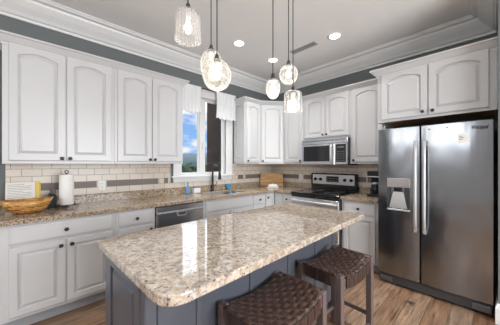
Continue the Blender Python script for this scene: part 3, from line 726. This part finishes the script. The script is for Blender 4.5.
# ================================================================== bar stools
def make_stool():
    r = root('bar_stool', (0, 0, 0)); hx, hy, H, t = .250, .165, .652, .042
    for sx_ in (-1, 1):
        for sy_ in (-1, 1):
            x_, y_ = sx_*(hx-t/2), sy_*(hy-t/2)
            b = B().box(x_-t/2, x_+t/2, y_-t/2, y_+t/2, 0, H, .005, seg=2); obj('leg', b, M['stoolwood'], r)
    # saddle frame rails: curved along x
    def dip(x): return .042*(1-(x/hx)**2)
    for sy_ in (-1, 1):
        b = B(); rings = []
        for k in range(17):
            x_ = -hx+t+(2*hx-2*t)*k/16; zt = H-.012-dip(x_); y0_, y1_ = sy_*(hy-.008), sy_*(hy-.034)
            rings.append([(x_, y0_, zt-.055), (x_, y1_, zt-.055), (x_, y1_, zt), (x_, y0_, zt)])
        b.loft(rings, smooth=False); obj('seat_rail', b, M['stoolwood'], r)
    for sx_ in (-1, 1):
        obj('seat_rail', B().box(sx_*(hx-.008), sx_*(hx-.034), -hy+t, hy-t, H-.075, H-.012, .003), M['stoolwood'], r)
    # woven seat
    b = B(); nx, ny, q = 15, 10, 7
    def cellh(u, v):
        i, j = int(u), int(v); fu, fv = u-i, v-j
        if (i+j) % 2 == 0: a = math.sin(PI*fu)**.5*.8+.2; c = abs(2*fv-1)**4
        else: a = math.sin(PI*fv)**.5*.8+.2; c = abs(2*fu-1)**4
        return .0055*a*(1-.85*c)
    grid = []
    for i in range(nx*q+1):
        row = []
        for j in range(ny*q+1):
            u_, v_ = min(i/q, nx-1e-6), min(j/q, ny-1e-6)
            x_ = -hx+.004+(2*hx-.008)*i/(nx*q); y_ = -hy+.004+(2*hy-.008)*j/(ny*q)
            ed = min(1, min(hy-abs(y_), hx-abs(x_))/.014); rnd = .010*(1-math.sqrt(max(0, 1-(1-ed)**2)))
            row.append(b.bm.verts.new((x_, y_, H+.003-dip(x_)+cellh(u_, v_)-rnd)))
        grid.append(row)
    for i in range(nx*q):
        for j in range(ny*q):
            f = b.bm.faces.new((grid[i][j], grid[i+1][j], grid[i+1][j+1], grid[i][j+1])); f.smooth = True; f.material_index = (i//q+j//q) % 2
    obj('woven_seat', b, [M['leather'], M['leather2']], r)
    # straps folded down over the rails
    for sy_ in (-1, 1):
        b = B()
        for i in range(nx):
            x0_ = -hx+.004+(2*hx-.008)*i/nx; x1_ = x0_+(2*hx-.008)/nx
            if x0_ < -hx+t-.004 or x1_ > hx-t+.004: continue
            z_ = H-dip((x0_+x1_)/2); o_ = .0015 if i % 2 else 0
            b.box(x0_+.0012, x1_-.0012, sy_*(hy-.006), sy_*(hy+.002+o_), z_-.072, z_+.002, .0015)
        obj('strap_apron', b, M['leather'], r)
    for sx_ in (-1, 1):
        b = B()
        for j in range(ny):
            y0_ = -hy+.004+(2*hy-.008)*j/ny; y1_ = y0_+(2*hy-.008)/ny
            if y0_ < -hy+t-.004 or y1_ > hy-t+.004: continue
            o_ = .0015 if j % 2 else 0
            b.box(sx_*(hx-.006), sx_*(hx+.002+o_), y0_+.0012, y1_-.0012, H-.08, H+.001, .0015)
        obj('strap_apron', b, M['leather'], r)
    for sy_ in (-1, 1):
        obj('stretcher', B().box(-hx+t, hx-t, sy_*(hy-.030), sy_*(hy-.012), .13, .158, .003), M['stoolwood'], r)
    for sx_ in (-1, 1):
        obj('stretcher', B().box(sx_*(hx-.030), sx_*(hx-.012), -hy+t, hy-t, .20, .228, .003), M['stoolwood'], r)
    return r
s1 = make_stool(); s1.location = (-2.735, -2.432, 0); s1.rotation_euler.z = math.radians(1)
tag(s1, 'dark brown woven leather bar stool nearest the camera, cut off by the photo bottom', 'stool', 'bar stools at the island')
s2 = copy_tree(s1); s2.location = (-2.03, -2.425, 0); s2.rotation_euler.z = math.radians(-2)
tag(s2, 'dark brown woven leather bar stool nearer the refrigerator', 'stool', 'bar stools at the island')

# ================================================================== lights
def can(loc, label, grp='recessed ceiling lights', e=4.3):
    r = root('recessed_light', loc)
    b = B(); seg = 32
    rings = []
    for rr_, z in ((.085, -.001), (.088, -.006), (.080, -.009), (.066, -.007), (.064, -.003)):
        rings.append([(rr_*math.cos(2*PI*k/seg), rr_*math.sin(2*PI*k/seg), z) for k in range(seg)])
    b.loft(rings, cap0=False, cap1=False); obj('trim_ring', b, M['trim'], r)
    obj('lens', B().lathe([(.064, -.002), (.064, -.005), (.02, -.0065)], (0, 0, 0), seg=28), M['lens'], r)
    d = lamp('lamp', 'AREA', (0, 0, -.02), (0, 0, 0), e, (1, .99, .98), shape='DISK', size=.12, spread=math.radians(105)); d.parent = r
    return tag(r, label, 'ceiling light', grp)
for x_, y_, lab in ((-1.64, -.87, 'round recessed ceiling light nearest the window, left of the other two'), (-.875, -1.835, 'round recessed ceiling light on the right, in front of the microwave'), (-.925, -.85, 'round recessed ceiling light in the middle, toward the cabinet corner')):
    can((x_, y_, CZ), lab)
for x_, y_ in ((-4.6, -2.6), (-6.0, -1.6), (-2.2, -3.9), (-4.2, -4.2), (-5.6, -5.2), (-3.0, -5.4)):
    can((x_, y_, CZ), 'added recessed fill light behind the camera', 'added fill lights out of view', 6.5)  # unseen extra lights, added to brighten the room
# air vent
r = root('ceiling_vent', (-.905, -1.39, CZ))
b = B(); b.box(-.055, .055, -.20, -.188, -.006, -.0005); b.box(-.055, .055, .188, .20, -.006, -.0005); b.box(-.055, -.043, -.188, .188, -.006, -.0005); b.box(.043, .055, -.188, .188, -.006, -.0005)
obj('frame', b, M['vent'], r)
b = B()
for k in range(15):
    y_ = -.182+.025*k; b.box(-.043, .043, y_, y_+.008, -.006, -.0015)
obj('louvre', b, M['vent'], r)
obj('duct', B().box(-.043, .043, -.188, .188, -.0012, -.0004), M['ventdark'], r)
tag(r, 'rectangular air vent in the ceiling between two recessed lights', 'vent')

# pendants
def pendant(x, y, ztop, prof, m, label, rib=0, nrib=24, bulbz=-.09):
    r = root('pendant_light', (x, y, CZ))
    dz = ztop-CZ
    obj('cord', B().tube([(0, 0, 0), (0, 0, dz)], .0034, 8), M['darkgrey'], r)
    obj('socket', B().lathe([(.005, .03), (.010, .026), (.013, .008), (.021, 0), (.022, -.012), (.019, -.016)], (0, 0, dz), seg=20), M['darkgrey'], r)
    seg = 160 if rib else 40
    b = B(); b.lathe([(q_[0], q_[1]+dz) for q_ in prof], seg=seg, cap0=False, cap1=False, rib=rib, nrib=nrib)
    sh = obj('glass_shade', b, m, r)
    bb = B(); bb.lathe([(.009, .040), (.011, .03), (.018, .016), (.022, 0), (.018, -.015), (.010, -.022), (.002, -.024)], (0, 0, dz+bulbz), seg=20)
    obj('bulb', bb, M['bulb'], r)
    obj('lamp_holder', B().lathe([(.016, .0), (.016, -.035), (.013, -.04)], (0, 0, dz-.012), seg=16), M['white'], r)
    d = lamp('lamp', 'POINT', (0, 0, dz+bulbz-.045), (0, 0, 0), .32, (1, .9, .76), shadow_soft_size=.03); d.parent = r
    return tag(r, label, 'pendant light', 'clustered glass pendants over the island')
def ell(R_, Ht, top=.02, n_=14, e0=.12, e1=.95):
    p = []
    for k in range(n_+1):
        t = k/n_; a = PI*(e0+(e1-e0)*t); p.append((max(.004, R_*math.sin(a)), -Ht/2+Ht/2*math.cos(a)))
    return p
JAR = [(.020, -.005), (.045, -.012), (.066, -.028), (.073, -.05), (.073, -.12), (.075, -.150), (.078, -.168)]
CYL = [(.020, -.004), (.060, -.010), (.074, -.022), (.076, -.035), (.076, -.10), (.078, -.148), (.080, -.152)]
P_SHADES = [
    (-3.069, -2.12, 2.165, JAR, 'shade', 'ribbed clear glass jar pendant, highest and leftmost of the lights', .028, 20, -.105),
    (-2.817, -1.96, 2.095, ell(.070, .205), 'shade2', 'oval seeded glass pendant half hidden behind the big round one', 0, 0, -.10),
    (-2.898, -2.14, 1.945, ell(.082, .178), 'shade2', 'largest round seeded glass pendant, in the middle of the left cluster', 0, 0, -.09),
    (-2.529, -2.24, 1.908, ell(.046, .138, e1=.9), 'shade', 'small egg-shaped clear glass pendant, leftmost of the farther cluster', 0, 0, -.075),
    (-2.259, -2.16, 2.100, ell(.070, .150), 'shade', 'round clear glass globe pendant, highest of the farther cluster', 0, 0, -.08),
    (-2.367, -2.28, 1.852, CYL, 'shade2', 'cylindrical seeded glass pendant, lowest and rightmost light', 0, 0, -.085)]
for x_, y_, z_, pr_, m_, lab, rb, nr, bz in P_SHADES:
    if pr_ is JAR: pr_ = [(a_*.86, b_*1.0) for a_, b_ in pr_]
    if pr_ is CYL: pr_ = [(a_*.80, b_*.95) for a_, b_ in pr_]
    pendant(x_, y_, z_, pr_, M[m_], lab, rb, nr, bz)
# ceiling canopies of the two clusters
for cx_, cy_, lab in ((-2.93, -2.07, 'round ceiling canopy of the left pendant cluster, above the photo'), (-2.385, -2.23, 'round ceiling canopy of the right pendant cluster, above the photo')):
    tag(obj('ceiling_canopy', B().lathe([(.19, 0), (.19, -.012), (.17, -.024), (.02, -.028)], (cx_, cy_, CZ), seg=36), M['darkgrey']), lab, 'light fixture', 'pendant canopies out of view')

# ================================================================== things on the worktops
Z0 = CT1+.0005
# fruit bowl, boat-shaped
r = root('wooden_bowl', (-3.69, -.345, Z0))
b = B(); seg = 40; outr = [(.06, 0), (.09, .004), (.126, .030), (.147, .068), (.157, .114)]; inn = [(.149, .115), (.136, .075), (.108, .028), (.06, .014), (.01, .012)]
rings = []
for rr_, z in outr+inn:
    ring = []
    for k in range(seg):
        a = 2*PI*k/seg; up = (.010*abs(math.cos(a))**3)*(z/.085)
        ring.append((rr_*math.cos(a)*(1.0+.12*(z/.10)*abs(math.cos(a))), rr_*math.sin(a)*.78, z+up))
    rings.append(ring)
b.loft(rings); obj('bowl_body', b, M['bowl'], r)
tag(r, 'boat-shaped striped wooden bowl on the worktop at the far left', 'bowl')
# open cookbook leaning on the tile
r = root('cookbook', (-3.71, -.105, Z0+.004)); r.rotation_euler = (math.radians(-13), 0, 0)
obj('cover', B().box(-.135, .115, .004, .010, 0, .262, .002), M['yellow'], r)
obj('pages', B().box(-.132, .075, -.012, .0035, .004, .260, .002), M['page'], r)
obj('flap', B().box(.0755, .105, -.008, .0035, .004, .262, .002), M['yellow'], r)
b = B()
for k in range(13):
    ln = .17 if k % 4 else .12
    b.box(-.12, -.12+ln-.02*random.random(), -.0128, -.012, .235-.016*k, .2375-.016*k)
obj('printed_text', b, M['ink'], r)
tag(r, 'open cookbook page with yellow edge leaning on the tiles behind the bowl', 'book')
# knife block
r = root('knife_block', (-3.508, -.15, Z0))
b = B(); b.prism([(-.03, 0), (.03, 0), (.03, .12), (-.03, .14)], -.055, .055); obj('block', b, M['blackplastic'], r)
for k in range(3):
    xx = -.018+.018*k; hh = obj('knife_handle', B().box(xx-.006, xx+.006, -.03, -.012, .132, .172+.006*(k == 0), .003), M['black'], r)
obj('scissor_loop', B().tube([(.018+.012*math.cos(2*PI*k/14), .02, .148+.014*math.sin(2*PI*k/14)) for k in range(14)], .003, 6, closed=True), M['steelv'], r)
tag(r, 'small black knife block with handles sticking up, between bowl and paper towels', 'knife block')
# paper towel holder
r = root('paper_towel_holder', (-3.405, -.245, Z0)); 
b = B(); b.tube([(.085*math.cos(2*PI*k/28), .085*math.sin(2*PI*k/28), .022) for k in range(28)], .0035, 8, closed=True)
for k in range(3):
    a = 2*PI*k/3+.4; ca, sa = math.cos(a), math.sin(a)
    b.tube([(0, 0, .024), (.05*ca, .05*sa, .022), (.085*ca, .085*sa, .018), (.104*ca, .104*sa, .006), (.112*ca, .112*sa, .004), (.118*ca, .118*sa, .012), (.110*ca, .110*sa, .017)], .0035, 8)
obj('base', b, M['black'], r)
obj('rod', B().tube([(0, 0, .02), (0, 0, .345)], .005, 8), M['black'], r)
obj('finial', B().tube([(.014*math.cos(2*PI*k/16), 0, .359+.016*math.sin(2*PI*k/16)) for k in range(16)], .004, 8, closed=True), M['black'], r)
tag(r, 'black scrolled metal paper towel holder with ring top', 'paper towel holder')
b = B(); rings = []
for rr_, z in ((.018, .03), (.058, .03), (.061, .033), (.061, .327), (.058, .33), (.018, .33)): rings.append([(rr_*math.cos(2*PI*k/36), rr_*math.sin(2*PI*k/36), z) for k in range(36)])
b.loft(rings+[rings[0]], cap0=False, cap1=False)
o = obj('paper_towel_roll', b, M['paper']); o.location = (-3.405, -.245, Z0+.03); tag(o, 'white paper towel roll standing on the black holder', 'paper towel')
# faucet
r = root('faucet', (-1.53, -.088, CT1))
obj('base', B().lathe([(.034, 0), (.034, .010), (.027, .016), (.025, .05), (.028, .06), (.028, .085), (.020, .11), (.017, .13)], seg=24), M['black'], r)
pts = [(0, 0, .11), (0, 0, .22), (0, 0, .33)]
for k in range(1, 12):
    a = PI*k/11; pts.append((0+.01*k/11, -.085+.085*math.cos(a), .33+.085*math.sin(a)))
pts += [(.012, -.172, .30)]
sp = obj('spout', B().tube(pts, .0155, 12), M['black'], r)
obj('spray_head', B().lathe([(.017, .30), (.021, .285), (.022, .25), (.028, .205), (.024, .195)], (.013, -.173, 0), seg=18), M['black'], sp)
b = B(); b.tube([(.018, 0, .085), (.05, 0, .09)], .011, 12); b.tube([(.048, -.0, .088), (.062, -.01, .115), (.070, -.015, .150)], [.008, .006, .005], 10)
obj('handle', b, M['black'], r)
tag(r, 'black gooseneck faucet with side lever in front of the window', 'faucet')
# dish soap bottle, sponge box, blue cup
r = root('soap_bottle', (-2.015, -.17, Z0))
b = B(); b.lathe([(.026, 0), (.030, .006), (.030, .07), (.026, .10), (.018, .125), (.011, .14), (.010, .15)], sx=1.0, sy=.6, seg=24); obj('bottle', b, M['bluesoap'], r)
obj('cap', B().lathe([(.012, .150), (.012, .166), (.006, .170), (.005, .182)], seg=16), M['bottle'], r)
obj('label', B().lathe([(.0308, .025), (.0308, .068)], sx=1.0, sy=.61, seg=24, cap0=False, cap1=False), M['bluebox'], r)
tag(r, 'clear blue dish soap bottle on the worktop left of the sink', 'bottle')
r = root('sponge_caddy', (-1.83, -.09, Z0))
obj('tray', B().box(-.06, .06, -.028, .028, 0, .068, .005), M['white'], r)
obj('sponge', B().box(-.045, .045, -.016, .016, .0685, .088, .004), M['bluebox'], r)
tag(r, 'small white sponge caddy between soap bottle and faucet', 'caddy')
r = root('blue_cup', (-1.215, -.095, Z0))
b = B(); b.lathe([(.028, 0), (.030, .004), (.036, .10), (.034, .10), (.028, .008), (.002, .007)], seg=26); obj('cup', b, M['bluecup'], r)
obj('handle', B().tube([(.033, 0, .03), (.052, 0, .035), (.056, 0, .055), (.052, 0, .075), (.035, 0, .08)], .004, 8), M['bluecup'], r)
tag(r, 'bright blue cup on the worktop right of the sink', 'cup')
# cutting board leaning across the corner
r = root('cutting_board', (-.255, -.235, Z0)); r.rotation_euler = (math.radians(-12), 0, math.radians(-46.5))
hw, hh_ = .220, .265
poly = rounded([(-hw, 0), (hw, 0), (hw, hh_), (-hw, hh_)], .015, 4)
b = B().prism(poly, -.009, .009); o = obj('board', b, M['board'], r)
tag(r, 'tan bamboo cutting board leaning in the corner behind the butter dish', 'cutting board')
# white butter dish
r = root('butter_dish', (-.43, -.415, Z0), math.radians(-46))
obj('tray', B().loft([rr_loop(.095, .05, 0, .02), rr_loop(.115, .065, .014, .02), rr_loop(.11, .06, .014, .02), rr_loop(.09, .045, .006, .02)]), M['white'], r)
b = B(); b.loft([rr_loop(.085, .042, .010, .015), rr_loop(.082, .039, .05, .015), rr_loop(.07, .028, .064, .015)])
lid = obj('lid', b, M['white'], r); obj('lid_knob', B().lathe([(.008, .064), (.012, .072), (.006, .08)], seg=14), M['white'], lid)
tag(r, 'small white butter dish in front of the cutting board', 'dish')
# coffee maker
r = root('coffee_maker', (-.24, -2.12, Z0), -PI/2)
obj('base', B().box(-.09, .09, -.12, .11, 0, .035, .008), M['blackplastic'], r)
obj('tower', B().box(-.085, .085, .03, .105, .0355, .25, .008), M['blackplastic'], r)
hd = obj('brew_head', B().box(-.09, .09, -.11, .105, .2505, .345, .012), M['blackplastic'], r)
obj('trim_band', B().box(-.088, .088, -.112, -.1105, .262, .275), M['steelv'], hd)
cf = obj('carafe', B().lathe([(.045, .036), (.062, .045), (.068, .09), (.055, .14), (.045, .165), (.048, .175)], (0, -.045, 0), seg=26), M['blackglass'], r)
obj('carafe_handle', B().tube([(0, -.095, .16), (0, -.145, .155), (0, -.152, .12), (0, -.140, .075), (0, -.11, .065)], .007, 8), M['blackplastic'], cf)
obj('carafe_collar', B().lathe([(.050, .165), (.052, .18), (.03, .19)], (0, -.045, 0), seg=24), M['steelv'], cf)
tag(r, 'black drip coffee maker beside the refrigerator', 'coffee maker')
# outlets
def outlet(x, label, rz=0, z=1.095):
    r = root('outlet', (x, -.0135, z) if rz == 0 else (-.0135, x, z), rz)
    obj('plate', B().box(-.036, .036, -.006, .0, -.058, .058, .003), M['white'], r)
    for s_ in (-1, 1):
        o = obj('receptacle', B().lathe([(.017, .0), (.016, .0025)], (0, -.006, s_*.021), 'Y', 18), M['white'], r)
        b = B(); b.box(-.007, -.004, -.0094, -.0086, s_*.021-.002, s_*.021+.008); b.box(.004, .007, -.0094, -.0086, s_*.021-.002, s_*.021+.008)
        obj('slot', b, M['ink'], o)
    return tag(r, label, 'outlet')
outlet(-3.055, 'white wall outlet in the tiles between paper towels and dishwasher')
outlet(-.742, 'white wall outlet in the tiles just left of the range', -PI/2, 1.105)

# ---- curtains over the window
rd = B(); RZ, RYY = 2.535, -.075
rd.tube([(-2.08, RYY, RZ), (-.985, RYY, RZ)], .008, 10)
r = root('curtain_rod', (0, 0, 0)); obj('rod', rd, M['black'], r)
for xx in (-1.055,):
    obj('bracket', B().box(xx-.006, xx+.006, RYY, -.0, RZ-.014, RZ-.009), M['black'], r)
obj('finial', B().lathe([(.008, 0), (.016, .01), (.018, .02), (.010, .032)], (-.985, RYY, RZ), 'X', 14), M['black'], r)
obj('finial', B().lathe([(.008, 0), (.016, -.01), (.018, -.02), (.010, -.032)], (-2.08, RYY, RZ), 'X', 14), M['black'], r)
tag(r, 'thin black curtain rod above the window', 'curtain rod')
def valance(x0, x1, zb, label, ph):
    b = B(); nx, nz = 60, 22
    def P_(i, j, off):
        s_ = i/nx; t = j/nz; x_ = x0+(x1-x0)*s_
        f = (.5+.5*t)*(math.sin(s_*5.2*2*PI+ph)*.010+math.sin(s_*11*2*PI+ph*2)*.003)
        dr = .035*math.sin(s_*PI*1.0)*t + .012*math.sin(s_*5.2*2*PI+ph+1)*t
        cx_ = (x0+x1)/2; x_ = cx_+(x_-cx_)*(1-.05*math.sin(PI*t))
        z_ = RZ+.012-(RZ-zb)*t-dr*0.6
        return (x_, RYY-.012+f-off, z_)
    front = [[b.bm.verts.new(P_(i, j, .003)) for j in range(nz+1)] for i in range(nx+1)]
    back = [[b.bm.verts.new((P_(i, j, 0)[0], P_(i, j, 0)[1]+(.030 if j == 0 else .006), P_(i, j, 0)[2])) for j in range(nz+1)] for i in range(nx+1)]
    for G in (front, back):
        for i in range(nx):
            for j in range(nz):
                f = b.bm.faces.new((G[i][j], G[i+1][j], G[i+1][j+1], G[i][j+1])); f.smooth = True
    for i in range(nx):
        b.bm.faces.new((front[i][0], front[i+1][0], back[i+1][0], back[i][0])); b.bm.faces.new((front[i][nz], front[i+1][nz], back[i+1][nz], back[i][nz]))
    for j in range(nz):
        b.bm.faces.new((front[0][j], front[0][j+1], back[0][j+1], back[0][j])); b.bm.faces.new((front[nx][j], front[nx][j+1], back[nx][j+1], back[nx][j]))
    tag(obj('valance', b, M['cloth']), label, 'curtain')
valance(-2.07, -1.735, 2.13, 'white gathered valance on the left half of the window', .3)
valance(-1.45, -1.035, 2.10, 'white gathered valance on the right half of the window', 1.4)

# ================================================================== outdoors
GZ = -3.0
struct('ground', B().box(-150, 150, 1.5, 320, GZ-.2, GZ), M['grass'])
b = B(); b.box(-1.0, 3.0, .14, .90, GZ, 4.2)
o = obj('brick_wing', b, [M['brick'], M['brickf']]); o['kind'] = 'structure'
for f in o.data.polygons:
    if abs(f.normal.y) > .5: f.material_index = 1
def hill(x0, x1, y, h, label, seed, rough=1.0):
    rnd = random.Random(seed); b = B(); n_ = 60; rows = []
    ph = [rnd.uniform(0, 6) for _ in range(5)]
    for j in range(7):
        t = j/6; row = []
        for i in range(n_+1):
            s_ = i/n_; x_ = x0+(x1-x0)*s_
            hh = h*(.65+.2*math.sin(s_*5+ph[0])+.12*math.sin(s_*11+ph[1])+.03*math.sin(s_*40+ph[2])*rough)
            row.append((x_, y+60*t*t-30+60*(1-math.cos(t*1.5)), GZ+hh*math.sin(t*PI/2)))
        rows.append(row)
    b.loft(rows, close=False, cap0=False, cap1=False); o = obj('hill', b, M['hill']); tag(o, label, 'hill')
hill(-300, 400, 330, 30, 'distant blue green wooded hill seen through the window', 5)
def tree(x, y, h, R_, m, label, seed):
    rnd = random.Random(seed); r = root('tree', (x, y, GZ))
    obj('trunk', B().tube([(0, 0, 0), (.05, 0, h*.3), (0, .05, h*.6)], [.22, .16, .08], 8), M['bark'], r)
    b = B()
    for k in range(26):
        a = rnd.uniform(0, 2*PI); t = rnd.random(); rr_ = R_*(.75-.5*t)*rnd.uniform(.4, 1); c = Vector((rr_*math.cos(a), rr_*math.sin(a), h*(.35+.55*t)))
        q_ = bmesh.ops.create_icosphere(b.bm, subdivisions=2, radius=R_*rnd.uniform(.3, .5), matrix=Matrix.Translation(c))
        for v in q_['verts']: v.co += (v.co-c)*rnd.uniform(-.18, .22)
    obj('crown', b, m, r); tag(r, label, 'tree', 'trees outside the window')
for k, (x_, y_, h_, R_, mm) in enumerate(((-.5, 16, 3.9, 1.9, 'leaf'), (2.4, 19, 4.0, 2.2, 'leaf2'), (5.4, 22, 4.3, 2.4, 'leaf'), (1.2, 30, 4.9, 2.8, 'leaf2'), (5.6, 39, 5.2, 3.0, 'leaf2'), (14.5, 36, 5.0, 3.0, 'leaf'), (11.2, 24, 4.0, 2.4, 'leaf2'), (18.0, 28, 4.2, 2.6, 'leaf'))):
    tree(x_, y_, h_, R_, M[mm], 'leafy green tree standing below the window view', k+3)
